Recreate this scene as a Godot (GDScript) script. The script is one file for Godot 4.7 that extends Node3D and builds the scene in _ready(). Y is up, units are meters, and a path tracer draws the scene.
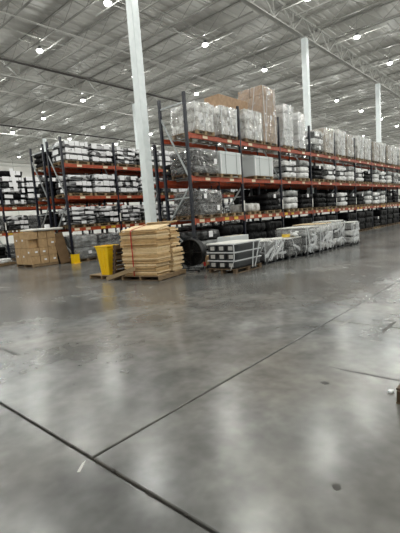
extends Node3D
# A racked warehouse hall. x runs along the racks (away to the right), -z runs across them (away to the left), y is up.

const CAM_H := 1.6
const R_FRONT := -9.3      # front posts of the right rack
const R_BACK := -10.5
const R_END := 10.23       # near end of the right rack
const R_PITCH := 3.06
const L_FRONT := -16.5
const L_END := 9.77
const L_PITCH := 2.87
const COL_Z := -10.72
const COL_X := 9.57
const COL_S := 12.7
const LAMP_Y := 11.3
const LAMP_E := 7.2

var M := {}
var cnt := {}
var cache := {}
var rng := RandomNumberGenerator.new()
const ORD := ["first", "second", "third", "fourth", "fifth", "sixth", "seventh", "eighth", "ninth", "tenth", "eleventh", "twelfth", "thirteenth", "fourteenth", "fifteenth", "sixteenth", "seventeenth", "eighteenth", "nineteenth", "twentieth", "twenty-first", "twenty-second", "twenty-third", "twenty-fourth"]


# ---------------------------------------------------------------- mesh builder
class MB:
	var v := PackedVector3Array()
	var n := PackedVector3Array()

	func tri(a: Vector3, b: Vector3, c: Vector3, nn: Vector3) -> void:
		if (b - a).cross(c - a).dot(nn) > 0.0:
			v.append_array([a, c, b])
		else:
			v.append_array([a, b, c])
		n.append_array([nn, nn, nn])

	func quad(a: Vector3, b: Vector3, c: Vector3, d: Vector3, nn: Vector3) -> void:
		tri(a, b, c, nn)
		tri(a, c, d, nn)

	func box(c: Vector3, s: Vector3, b := Basis.IDENTITY) -> MB:
		var h := s * 0.5
		for ax in 3:
			for sg in [-1.0, 1.0]:
				var u := (ax + 1) % 3
				var w := (ax + 2) % 3
				var q := []
				for k in [[-1.0, -1.0], [1.0, -1.0], [1.0, 1.0], [-1.0, 1.0]]:
					var p := Vector3.ZERO
					p[ax] = h[ax] * sg
					p[u] = h[u] * k[0]
					p[w] = h[w] * k[1]
					q.append(c + b * p)
				var nn := Vector3.ZERO
				nn[ax] = sg
				quad(q[0], q[1], q[2], q[3], b * nn)
		return self

	func cbox(c: Vector3, s: Vector3, ch: float, b := Basis.IDENTITY) -> MB:
		var h := s * 0.5
		var sg := [-1.0, 1.0]
		var P := func(ax: int, e: Vector3) -> Vector3:
			var p := Vector3(e.x * (h.x - ch), e.y * (h.y - ch), e.z * (h.z - ch))
			p[ax] = e[ax] * h[ax]
			return c + b * p
		for ax in 3:
			var u := (ax + 1) % 3
			var w := (ax + 2) % 3
			for s0 in sg:
				var e := [Vector3.ZERO, Vector3.ZERO, Vector3.ZERO, Vector3.ZERO]
				var ks := [[-1.0, -1.0], [1.0, -1.0], [1.0, 1.0], [-1.0, 1.0]]
				for i in 4:
					var t := Vector3.ZERO
					t[ax] = s0
					t[u] = ks[i][0]
					t[w] = ks[i][1]
					e[i] = t
				var nn := Vector3.ZERO
				nn[ax] = s0
				quad(P.call(ax, e[0]), P.call(ax, e[1]), P.call(ax, e[2]), P.call(ax, e[3]), b * nn)
			for s1 in sg:
				for s2 in sg:
					var e0 := Vector3.ZERO
					e0[ax] = -1.0
					e0[u] = s1
					e0[w] = s2
					var e1 := e0
					e1[ax] = 1.0
					var n2 := Vector3.ZERO
					n2[u] = s1
					n2[w] = s2
					quad(P.call(u, e0), P.call(u, e1), P.call(w, e1), P.call(w, e0), b * n2.normalized())
		for sx in sg:
			for sy in sg:
				for sz in sg:
					var e3 := Vector3(sx, sy, sz)
					tri(P.call(0, e3), P.call(1, e3), P.call(2, e3), b * e3.normalized())
		return self

	# a bar of rectangular section from p to q
	func bar(p: Vector3, q: Vector3, w: float, t: float) -> MB:
		var d := (q - p).normalized()
		var up := Vector3.UP if absf(d.y) < 0.9 else Vector3.BACK
		var x := up.cross(d).normalized()
		var y := d.cross(x)
		return box((p + q) * 0.5, Vector3(w, t, p.distance_to(q)), Basis(x, y, d))

	func tube(pts: Array, r: float, k := 6, closed := false) -> MB:
		var rings := []
		var m := pts.size()
		for i in m:
			var a: Vector3 = pts[(i - 1 + m) % m] if (closed or i > 0) else pts[i]
			var c: Vector3 = pts[(i + 1) % m] if (closed or i < m - 1) else pts[i]
			var d := (c - a).normalized()
			var up := Vector3.UP if absf(d.y) < 0.9 else Vector3.BACK
			var x := up.cross(d).normalized()
			var y := d.cross(x)
			var ring := []
			for j in k:
				var an := TAU * j / k
				ring.append(x * cos(an) + y * sin(an))
			rings.append(ring)
		for i in (m if closed else m - 1):
			var i2 := (i + 1) % m
			for j in k:
				var j2 := (j + 1) % k
				var a0: Vector3 = rings[i][j]
				var a1: Vector3 = rings[i][j2]
				var b0: Vector3 = rings[i2][j]
				var b1: Vector3 = rings[i2][j2]
				smooth4(pts[i] + a0 * r, pts[i] + a1 * r, pts[i2] + b1 * r, pts[i2] + b0 * r, a0, a1, b1, b0)
		if not closed:
			for e in [0, m - 1]:
				var o: Vector3 = pts[e]
				var nn: Vector3 = (pts[0] - pts[1]).normalized() if e == 0 else (pts[m - 1] - pts[m - 2]).normalized()
				for j in k:
					tri(o, o + rings[e][j] * r, o + rings[e][(j + 1) % k] * r, nn)
		return self

	func smooth4(a: Vector3, b: Vector3, c: Vector3, d: Vector3, na: Vector3, nb: Vector3, nc: Vector3, nd: Vector3) -> void:
		for t in [[a, b, c, na, nb, nc], [a, c, d, na, nc, nd]]:
			var g: Vector3 = t[3] + t[4] + t[5]
			if (t[1] - t[0]).cross(t[2] - t[0]).dot(g) > 0.0:
				v.append_array([t[0], t[2], t[1]])
				n.append_array([t[3], t[5], t[4]])
			else:
				v.append_array([t[0], t[1], t[2]])
				n.append_array([t[3], t[4], t[5]])

	# surface of revolution round y: pts are (radius, y)
	func lathe(pts: Array, k := 20, at := Vector3.ZERO, b := Basis.IDENTITY) -> MB:
		for i in pts.size() - 1:
			var p: Vector2 = pts[i]
			var q: Vector2 = pts[i + 1]
			var d := (q - p).normalized()
			var nr := Vector2(d.y, -d.x)
			for j in k:
				var a0 := TAU * j / k
				var a1 := TAU * (j + 1) / k
				var e0 := Vector3(cos(a0), 0, sin(a0))
				var e1 := Vector3(cos(a1), 0, sin(a1))
				var n0 := e0 * nr.x + Vector3.UP * nr.y
				var n1 := e1 * nr.x + Vector3.UP * nr.y
				smooth4(at + b * (e0 * p.x + Vector3.UP * p.y), at + b * (e1 * p.x + Vector3.UP * p.y), at + b * (e1 * q.x + Vector3.UP * q.y), at + b * (e0 * q.x + Vector3.UP * q.y), b * n0, b * n1, b * n1, b * n0)
		return self

	# loft through rounded rectangles: rings are [y, half x, half z, corner radius]
	func loft(rings: Array, k := 5) -> MB:
		var R := []
		for g in rings:
			var ring := []
			for c in 4:
				var sx := 1.0 if c == 0 or c == 3 else -1.0
				var sz := 1.0 if c < 2 else -1.0
				for i in k + 1:
					var an := (c + float(i) / k) * PI / 2
					ring.append(Vector3(sx * (g[1] - g[3]) + cos(an) * g[3], g[0], sz * (g[2] - g[3]) + sin(an) * g[3]))
			R.append(ring)
		var m: int = R[0].size()
		for i in R.size() - 1:
			for j in m:
				var a: Vector3 = R[i][j]
				var b: Vector3 = R[i][(j + 1) % m]
				var c: Vector3 = R[i + 1][(j + 1) % m]
				var d: Vector3 = R[i + 1][j]
				var nn := (c - a).cross(d - b).normalized()
				quad(a, b, c, d, nn)
		return self

	func done() -> ArrayMesh:
		var arr := []
		arr.resize(Mesh.ARRAY_MAX)
		arr[Mesh.ARRAY_VERTEX] = v
		arr[Mesh.ARRAY_NORMAL] = n
		var m := ArrayMesh.new()
		m.add_surface_from_arrays(Mesh.PRIMITIVE_TRIANGLES, arr)
		return m


# a soft lumpy block standing on y = 0: rounded, bulging, with wrinkles
func lump(s: Vector3, g: Vector3i, rad: float, bulge: float, amp: float, freq: float, sd: int) -> ArrayMesh:
	var ns := FastNoiseLite.new()
	ns.seed = sd
	ns.frequency = freq
	ns.fractal_octaves = 3
	var ids := {}
	var pos := PackedVector3Array()
	var idx := PackedInt32Array()
	var inner := Vector3(maxf(s.x / 2 - rad, 0.01), maxf(s.y / 2 - rad, 0.01), maxf(s.z / 2 - rad, 0.01))
	var at := func(c: Vector3i) -> int:
		if ids.has(c):
			return ids[c]
		var p := Vector3((float(c.x) / g.x - 0.5) * s.x, (float(c.y) / g.y - 0.5) * s.y, (float(c.z) / g.z - 0.5) * s.z)
		var q := p.clamp(-inner, inner)
		var d := (p - q).normalized()
		p = q + d * rad
		var t := 1.0 - pow(absf(2.0 * p.y / s.y), 2.0)
		p.x *= 1.0 + bulge * t
		p.z *= 1.0 + bulge * t
		p += d * amp * ns.get_noise_3d(p.x, p.y * 2.2, p.z)
		ids[c] = pos.size()
		pos.append(p + Vector3(0, s.y / 2, 0))
		return ids[c]
	for ax in 3:
		var u := (ax + 1) % 3
		var w := (ax + 2) % 3
		for e in [0, g[ax]]:
			for i in g[u]:
				for j in g[w]:
					var q4 := []
					for k in [[0, 0], [1, 0], [1, 1], [0, 1]]:
						var c := Vector3i.ZERO
						c[ax] = e
						c[u] = i + k[0]
						c[w] = j + k[1]
						q4.append(at.call(c))
					if e == 0:
						idx.append_array([q4[0], q4[1], q4[2], q4[0], q4[2], q4[3]])
					else:
						idx.append_array([q4[0], q4[2], q4[1], q4[0], q4[3], q4[2]])
	var nor := PackedVector3Array()
	nor.resize(pos.size())
	for i in range(0, idx.size(), 3):
		var f := (pos[idx[i + 2]] - pos[idx[i]]).cross(pos[idx[i + 1]] - pos[idx[i]])
		for k in 3:
			nor[idx[i + k]] += f
	for i in nor.size():
		nor[i] = nor[i].normalized()
	var arr := []
	arr.resize(Mesh.ARRAY_MAX)
	arr[Mesh.ARRAY_VERTEX] = pos
	arr[Mesh.ARRAY_NORMAL] = nor
	arr[Mesh.ARRAY_INDEX] = idx
	var m := ArrayMesh.new()
	m.add_surface_from_arrays(Mesh.PRIMITIVE_TRIANGLES, arr)
	return m


# ---------------------------------------------------------------- scene helpers
func numbered(parent: Node, called: String) -> String:
	var key := str(parent.get_instance_id()) + called
	var k: int = cnt.get(key, 0)
	cnt[key] = k + 1
	return called if k == 0 else "%s_%03d" % [called, k]


func tag(o: Node3D, label: String, category: String, group := "") -> Node3D:
	o.set_meta("label", label)
	o.set_meta("category", category)
	if group != "":
		o.set_meta("group", group)
	return o


func thing(called: String, label: String, category: String, at := Vector3.ZERO, turn := 0.0, group := "") -> Node3D:
	var o := Node3D.new()
	o.name = numbered(self, called)
	add_child(o, true)
	o.position = at
	o.rotation.y = turn
	return tag(o, label, category, group)


func part(called: String, mesh: Mesh, mat: Material, parent: Node, at := Vector3.ZERO, b := Basis.IDENTITY) -> MeshInstance3D:
	var o := MeshInstance3D.new()
	o.name = numbered(parent, called)
	o.mesh = mesh
	o.material_override = mat
	o.transform = Transform3D(b, at)
	parent.add_child(o, true)
	return o


func struct(called: String, mesh: Mesh, mat: Material, at := Vector3.ZERO) -> MeshInstance3D:
	var o := part(called, mesh, mat, self, at)
	o.set_meta("kind", "structure")
	return o


func bx(s: Vector3, ch := 0.0) -> ArrayMesh:
	var key := [s, ch]
	if not cache.has(key):
		cache[key] = MB.new().cbox(Vector3.ZERO, s, ch).done() if ch > 0.0 else MB.new().box(Vector3.ZERO, s).done()
	return cache[key]


func bx_up(s: Vector3) -> ArrayMesh:
	var key := ["up", s]
	if not cache.has(key):
		cache[key] = MB.new().cbox(Vector3(0, s.y / 2, 0), s, 0.012).done()
	return cache[key]


func place(proto: Node3D, called: String, label: String, category: String, at: Vector3, turn := 0.0, group := "") -> Node3D:
	var o: Node3D = proto.duplicate()
	o.name = numbered(self, called)
	add_child(o, true)
	o.position = at
	o.rotation.y = turn
	return tag(o, label, category, group)


# ---------------------------------------------------------------- materials
func mat(c: Color, rough: float, metal := 0.0) -> StandardMaterial3D:
	var m := StandardMaterial3D.new()
	m.albedo_color = c
	m.roughness = rough
	m.metallic = metal
	return m


func c8(r: int, g: int, b: int) -> Color:
	return Color8(r, g, b)


func noise_tex(sd: int, freq: float, stops: Array, size := 256, kind := FastNoiseLite.TYPE_SIMPLEX_SMOOTH, oct := 4) -> NoiseTexture2D:
	var ns := FastNoiseLite.new()
	ns.seed = sd
	ns.frequency = freq
	ns.noise_type = kind
	ns.fractal_octaves = oct
	if kind == FastNoiseLite.TYPE_CELLULAR:
		ns.cellular_return_type = FastNoiseLite.RETURN_CELL_VALUE
		ns.fractal_type = FastNoiseLite.FRACTAL_NONE
	var t := NoiseTexture2D.new()
	t.width = size
	t.height = size
	t.seamless = true
	t.noise = ns
	if stops.size():
		var g := Gradient.new()
		g.offsets = PackedFloat32Array(stops.map(func(s): return s[0]))
		g.colors = PackedColorArray(stops.map(func(s): return s[1]))
		t.color_ramp = g
	return t


func normal_tex(sd: int, freq: float, strength: float, kind := FastNoiseLite.TYPE_SIMPLEX_SMOOTH) -> NoiseTexture2D:
	var t := noise_tex(sd, freq, [], 256, kind, 3)
	t.as_normal_map = true
	t.bump_strength = strength
	return t


func textured(c: Color, rough: float, tex: Texture2D, scale: Vector3, nrm: Texture2D = null, ns := 1.0) -> StandardMaterial3D:
	var m := mat(c, rough)
	m.albedo_texture = tex
	m.uv1_triplanar = true
	m.uv1_world_triplanar = true
	m.uv1_scale = scale
	if nrm:
		m.normal_enabled = true
		m.normal_texture = nrm
		m.normal_scale = ns
	return m


func floor_material() -> StandardMaterial3D:
	var N := 1024
	var data := []
	var spec := [[11, 0.0035, 4], [12, 0.009, 6], [13, 0.09, 3], [14, 0.004, 3], [15, 0.03, 4]]
	for s in spec:
		var ns := FastNoiseLite.new()
		ns.seed = s[0]
		ns.frequency = s[1]
		ns.fractal_octaves = s[2]
		var im := ns.get_seamless_image(N, N)
		im.convert(Image.FORMAT_L8)
		data.append(im.get_data())
	var alb := PackedFloat32Array()       # linear colours
	alb.resize(N * N * 3)
	var rou := PackedFloat32Array()
	rou.resize(N * N)
	var d0: PackedByteArray = data[0]
	var d1: PackedByteArray = data[1]
	var d2: PackedByteArray = data[2]
	var d3: PackedByteArray = data[3]
	var d4: PackedByteArray = data[4]
	for i in N * N:
		var a := d0[i] / 255.0
		var b := d1[i] / 255.0
		var c := d2[i] / 255.0
		var w := d3[i] / 255.0
		var e := d4[i] / 255.0
		var t := 0.41 + 0.14 * (a - 0.5) + 0.15 * (b - 0.5) + 0.07 * (c - 0.5)
		t += 0.13 * (e - 0.5)
		t = clampf(t, 0.05, 1.0)
		var warm := 0.07 * (w - 0.4)
		var lin := pow(t, 2.2)
		alb[i * 3] = lin * (1.0 + 2.0 * warm)
		alb[i * 3 + 1] = lin
		alb[i * 3 + 2] = lin * (0.965 - 2.0 * warm)
		rou[i] = clampf(0.238 + 0.05 * (w - 0.5) + 0.03 * (b - 0.5), 0.2, 0.252)
	var m := mat(Color(1, 1, 1), 1.0)
	m.albedo_texture = ImageTexture.create_from_image(Image.create_from_data(N, N, false, Image.FORMAT_RGBF, alb.to_byte_array()))
	m.roughness_texture = ImageTexture.create_from_image(Image.create_from_data(N, N, false, Image.FORMAT_RF, rou.to_byte_array()))
	m.roughness_texture_channel = BaseMaterial3D.TEXTURE_CHANNEL_RED
	m.uv1_triplanar = true
	m.uv1_world_triplanar = true
	m.uv1_scale = Vector3.ONE / 14.0
	m.metallic_specular = 0.62
	return m


func make_materials() -> void:
	M.floor = floor_material()
	M.joint = mat(c8(38, 34, 30), 0.9)
	M.rubber_mark = mat(c8(62, 60, 57), 0.6)
	M.chalk = mat(c8(196, 194, 188), 0.8)
	M.deck = textured(Color.WHITE, 0.55, noise_tex(3, 0.02, [[0.0, c8(192, 191, 187)], [1.0, c8(214, 213, 208)]]), Vector3.ONE * 0.12)
	M.steel_white = mat(c8(190, 190, 186), 0.45)
	M.joist = mat(c8(160, 159, 155), 0.45)
	M.steel_grey = mat(c8(150, 150, 148), 0.45)
	M.pipe_dark = mat(c8(58, 54, 52), 0.5)
	M.pipe_pale = mat(c8(205, 204, 200), 0.4)
	M.column = textured(Color.WHITE, 0.42, noise_tex(4, 0.02, [[0.0, c8(220, 228, 230)], [1.0, c8(236, 242, 244)]]), Vector3.ONE * 0.5)
	M.wall = textured(Color.WHITE, 0.7, noise_tex(5, 0.02, [[0.0, c8(206, 205, 200)], [1.0, c8(226, 225, 221)]]), Vector3.ONE * 0.1)
	M.navy = mat(c8(13, 18, 34), 0.42)
	M.navy.clearcoat_enabled = true
	M.navy.clearcoat = 0.15
	M.orange = textured(Color.WHITE, 0.45, noise_tex(6, 0.03, [[0.0, c8(142, 54, 26)], [0.6, c8(172, 72, 38)], [1.0, c8(186, 88, 52)]]), Vector3.ONE * 0.6)
	M.galv = mat(c8(176, 180, 182), 0.38, 0.55)
	M.wire = mat(c8(150, 152, 152), 0.45, 0.4)
	M.sticker = mat(c8(236, 220, 190), 0.5)
	M.sticker_yellow = mat(c8(226, 190, 70), 0.5)
	M.placard = mat(c8(232, 232, 226), 0.5)
	M.paper = mat(c8(244, 244, 246), 0.5)
	var grain := normal_tex(21, 0.05, 3.0)
	for k in 3:
		var a: Color = [c8(140, 116, 86), c8(160, 136, 102), c8(104, 84, 62)][k]
		M["wood%d" % k] = textured(Color.WHITE, 0.75, noise_tex(30 + k, 0.04, [[0.0, a.darkened(0.3)], [0.5, a], [1.0, a.lightened(0.15)]]), Vector3(0.5, 4, 4))
		var kr: Color = [c8(222, 192, 146), c8(236, 210, 168), c8(198, 164, 116)][k]
		M["kraft%d" % k] = textured(Color.WHITE, 0.8, noise_tex(40 + k, 0.03, [[0.0, kr.darkened(0.14)], [0.5, kr], [1.0, kr.lightened(0.08)]]), Vector3.ONE * 0.8, grain, 0.15)
	M.wood_dark = textured(Color.WHITE, 0.75, noise_tex(33, 0.04, [[0.0, c8(56, 40, 27)], [1.0, c8(92, 68, 46)]]), Vector3(0.5, 4, 4))
	M.carton = textured(Color.WHITE, 0.75, noise_tex(45, 0.02, [[0.0, c8(168, 138, 100)], [1.0, c8(194, 162, 122)]]), Vector3.ONE * 0.7)
	M.carton_dark = textured(Color.WHITE, 0.75, noise_tex(46, 0.02, [[0.0, c8(104, 80, 54)], [1.0, c8(124, 98, 68)]]), Vector3.ONE * 0.7)
	M.tape = mat(c8(196, 168, 122), 0.3)
	var crinkle := normal_tex(22, 0.022, 9.0)
	var film_n := normal_tex(23, 0.03, 14.0, FastNoiseLite.TYPE_SIMPLEX)
	# goods seen under stretch film
	var K := FastNoiseLite.TYPE_CELLULAR
	M.mix_a = textured(Color.WHITE, 0.32, noise_tex(50, 0.035, [[0.0, c8(14, 14, 16)], [0.34, c8(50, 50, 52)], [0.38, c8(206, 206, 208)], [1.0, c8(240, 240, 242)]], 256, K), Vector3(0.42, 0.8, 0.42), crinkle, 0.8)
	M.mix_b = textured(Color.WHITE, 0.32, noise_tex(51, 0.04, [[0.0, c8(12, 12, 14)], [0.6, c8(60, 60, 62)], [0.64, c8(176, 176, 178)], [1.0, c8(230, 230, 232)]], 256, K), Vector3(0.4, 1.1, 0.4), crinkle, 0.8)
	M.dark = textured(Color.WHITE, 0.28, noise_tex(52, 0.03, [[0.0, c8(16, 17, 19)], [0.55, c8(40, 41, 43)], [0.75, c8(92, 93, 94)], [1.0, c8(170, 171, 172)]]), Vector3(0.25, 0.6, 0.25), crinkle, 1.0)
	M.black = textured(Color.WHITE, 0.42, noise_tex(53, 0.03, [[0.0, c8(7, 7, 8)], [1.0, c8(26, 26, 28)]]), Vector3.ONE * 0.5, crinkle, 0.8)
	M.black.metallic_specular = 0.22
	M.black.roughness = 0.55
	M.pale = textured(Color.WHITE, 0.34, noise_tex(54, 0.025, [[0.0, c8(120, 114, 106)], [0.35, c8(188, 185, 180)], [0.6, c8(226, 225, 222)], [1.0, c8(246, 246, 245)]]), Vector3(0.45, 0.35, 0.45), crinkle, 0.8)
	M.tan = textured(Color.WHITE, 0.36, noise_tex(55, 0.025, [[0.0, c8(120, 106, 90)], [0.5, c8(176, 166, 152)], [1.0, c8(222, 218, 210)]]), Vector3(0.45, 0.35, 0.45), crinkle, 0.8)
	M.white = textured(Color.WHITE, 0.34, noise_tex(56, 0.03, [[0.0, c8(120, 120, 120)], [0.35, c8(216, 216, 215)], [1.0, c8(248, 248, 248)]]), Vector3(0.3, 0.5, 0.3), crinkle, 0.9)
	M.grey = textured(Color.WHITE, 0.34, noise_tex(57, 0.03, [[0.0, c8(84, 86, 86)], [0.5, c8(122, 124, 123)], [1.0, c8(188, 190, 190)]]), Vector3(0.25, 0.5, 0.25), crinkle, 1.0)
	M.brown_goods = textured(Color.WHITE, 0.7, noise_tex(58, 0.03, [[0.0, c8(146, 118, 92)], [1.0, c8(176, 148, 120)]]), Vector3.ONE * 0.6)
	M.greyboard = mat(c8(212, 217, 218), 0.6)
	M.strap = mat(c8(110, 114, 116), 0.5)
	M.slate = mat(c8(40, 43, 46), 0.35)
	M.film = mat(Color(1, 1, 1, 0.1), 0.2)
	M.film.transparency = BaseMaterial3D.TRANSPARENCY_ALPHA
	M.film.normal_enabled = true
	M.film.normal_texture = film_n
	M.film.normal_scale = 1.2
	M.film.uv1_triplanar = true
	M.film.uv1_world_triplanar = true
	M.film.uv1_scale = Vector3(0.35, 0.55, 0.35)
	M.fold = mat(Color(0.95, 0.96, 0.97, 0.7), 0.3)
	M.fold.transparency = BaseMaterial3D.TRANSPARENCY_ALPHA
	M.haze = mat(Color(0.95, 0.96, 0.97, 0.45), 0.3)
	M.haze.transparency = BaseMaterial3D.TRANSPARENCY_ALPHA
	M.yellow = textured(Color.WHITE, 0.42, noise_tex(60, 0.02, [[0.0, c8(244, 196, 6)], [1.0, c8(252, 208, 14)]]), Vector3.ONE * 0.8)
	M.red = mat(c8(176, 34, 24), 0.5)
	M.black_plastic = mat(c8(6, 6, 7), 0.6)
	M.black_metal = mat(c8(8, 8, 9), 0.5)
	M.foam = mat(c8(226, 225, 220), 0.7)
	M.dull_label = mat(c8(176, 176, 174), 0.6)
	M.lamp_body = mat(c8(120, 122, 124), 0.5)
	M.lens = mat(Color.WHITE, 0.4)
	M.lens.emission_enabled = true
	M.lens.emission = Color(0.985, 0.99, 0.965)
	M.lens.emission_energy_multiplier = 14.0


# ---------------------------------------------------------------- building
func camera_and_light() -> void:
	var cam := Camera3D.new()
	cam.name = "camera"
	cam.fov = 67.739
	cam.near = 0.05
	cam.far = 300.0
	cam.transform = Transform3D(Basis(Vector3.UP, deg_to_rad(-48.2277)) * Basis(Vector3.RIGHT, deg_to_rad(-6.8631)) * Basis(Vector3.BACK, deg_to_rad(-4.2631)), Vector3(0, CAM_H, 0))
	add_child(cam)
	cam.current = true
	var we := WorldEnvironment.new()
	we.name = "environment"
	var e := Environment.new()
	e.background_mode = Environment.BG_COLOR
	e.background_color = Color(0.5, 0.5, 0.5)
	e.tonemap_mode = Environment.TONE_MAPPER_LINEAR
	e.tonemap_exposure = 1.0
	e.sdfgi_enabled = true
	e.ssao_enabled = true
	e.ssil_enabled = true
	we.environment = e
	add_child(we)


const X0 := -14.0
const X1 := 84.0
const Z0 := -57.0
const Z1 := 16.0
const DECK_Y := 12.35


func build_shell() -> void:
	# floor: slabs with recessed saw-cut joints
	var fl := Node3D.new()
	fl.name = "floor"
	fl.set_meta("kind", "structure")
	add_child(fl)
	var g := 0.011
	part("joint_filler", bx(Vector3(X1 - X0, 0.1, Z1 - Z0)), M.joint, fl, Vector3((X0 + X1) / 2, -0.072, (Z0 + Z1) / 2))
	for r in [[X0, 1.37, Z0, Z1], [1.37, 26.0, Z0, -2.37], [26.0, X1, Z0, -2.37], [1.37, 5.4, -2.37, Z1], [5.4, 26.0, -2.37, Z1], [26.0, X1, -2.37, Z1]]:
		var s := Vector3(r[1] - r[0] - 2 * g, 0.2, r[3] - r[2] - 2 * g)
		part("slab", MB.new().cbox(Vector3.ZERO, s, 0.006).done(), M.floor, fl, Vector3((r[0] + r[1]) / 2, -0.1, (r[2] + r[3]) / 2))
	# worn spots along the joint edges, a crack, rubber marks and a chalk line
	rng.seed = 5
	for k in 26:
		var along := -5.5 + k * 0.3 + rng.randf() * 0.2
		spot(fl, "joint_chip", Vector3(1.37 + rng.randf_range(-0.012, 0.012), 0, along), rng.randf_range(0.006, 0.012), rng.randf_range(0.012, 0.04), 0.0, M.joint)
	spot(fl, "rubber_mark", Vector3(5.42, 0, -2.13), 0.26, 0.022, 0.06, M.rubber_mark)
	spot(fl, "rubber_mark", Vector3(5.4, 0, -1.58), 0.32, 0.024, 0.0, M.rubber_mark)
	spot(fl, "rubber_mark", Vector3(2.13, 0, -5.5), 0.03, 0.3, 0.0, M.rubber_mark)
	spot(fl, "rubber_mark", Vector3(3.74, 0, -1.1), 0.014, 0.6, 0.0, M.rubber_mark)
	spot(fl, "chalk_mark", Vector3(1.27, 0, -2.34), 0.01, 0.07, 0.9, M.chalk)
	spot(fl, "stain", Vector3(3.35, 0, -1.55), 0.03, 0.04, 0.3, M.rubber_mark)
	spot(fl, "stain", Vector3(2.05, 0, -0.9), 0.025, 0.03, 0.8, M.rubber_mark)
	# walls
	var H := DECK_Y + 0.3
	var wb := struct("wall_back", bx(Vector3(X1 - X0 + 0.6, H, 0.3)), M.wall, Vector3((X0 + X1) / 2, H / 2, Z0 - 0.15))
	for k in 16:
		part("panel_joint", bx(Vector3(0.05, H, 0.02)), M.steel_grey, wb, Vector3(-45.0 + k * 6.0, 0, 0.155))
	part("girt", bx(Vector3(X1 - X0, 0.25, 0.12), 0.01), M.steel_white, wb, Vector3(0, 10.9 - H / 2, 0.2))
	struct("wall_right", bx(Vector3(0.3, H, Z1 - Z0)), M.wall, Vector3(X1 + 0.15, H / 2, (Z0 + Z1) / 2))
	struct("wall_left", bx(Vector3(0.3, H, Z1 - Z0)), M.wall, Vector3(X0 - 0.15, H / 2, (Z0 + Z1) / 2))
	struct("wall_front", bx(Vector3(X1 - X0 + 0.6, H, 0.3)), M.wall, Vector3((X0 + X1) / 2, H / 2, Z1 + 0.15))


func spot(parent: Node, called: String, at: Vector3, hx: float, hz: float, turn: float, m: Material) -> void:
	var mb := MB.new()
	var top := []
	for k in 10:
		var a := TAU * k / 10
		var r := rng.randf_range(0.75, 1.1)
		var p := Vector2(clampf(cos(a) * 1.25, -1, 1) * hx * r, clampf(sin(a) * 1.25, -1, 1) * hz * r).rotated(turn)
		top.append(at + Vector3(p.x, 0.0012, p.y))
	for k in 10:
		var a2: Vector3 = top[k]
		var b2: Vector3 = top[(k + 1) % 10]
		mb.tri(at + Vector3(0, 0.0016, 0), a2, b2, Vector3.UP)
		var o := ((a2 + b2) * 0.5 - at).normalized()
		mb.quad(a2, b2, Vector3(b2.x, -0.002, b2.z), Vector3(a2.x, -0.002, a2.z), Vector3(o.x, 0, o.z))
	part(called, mb.done(), m, parent)


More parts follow.
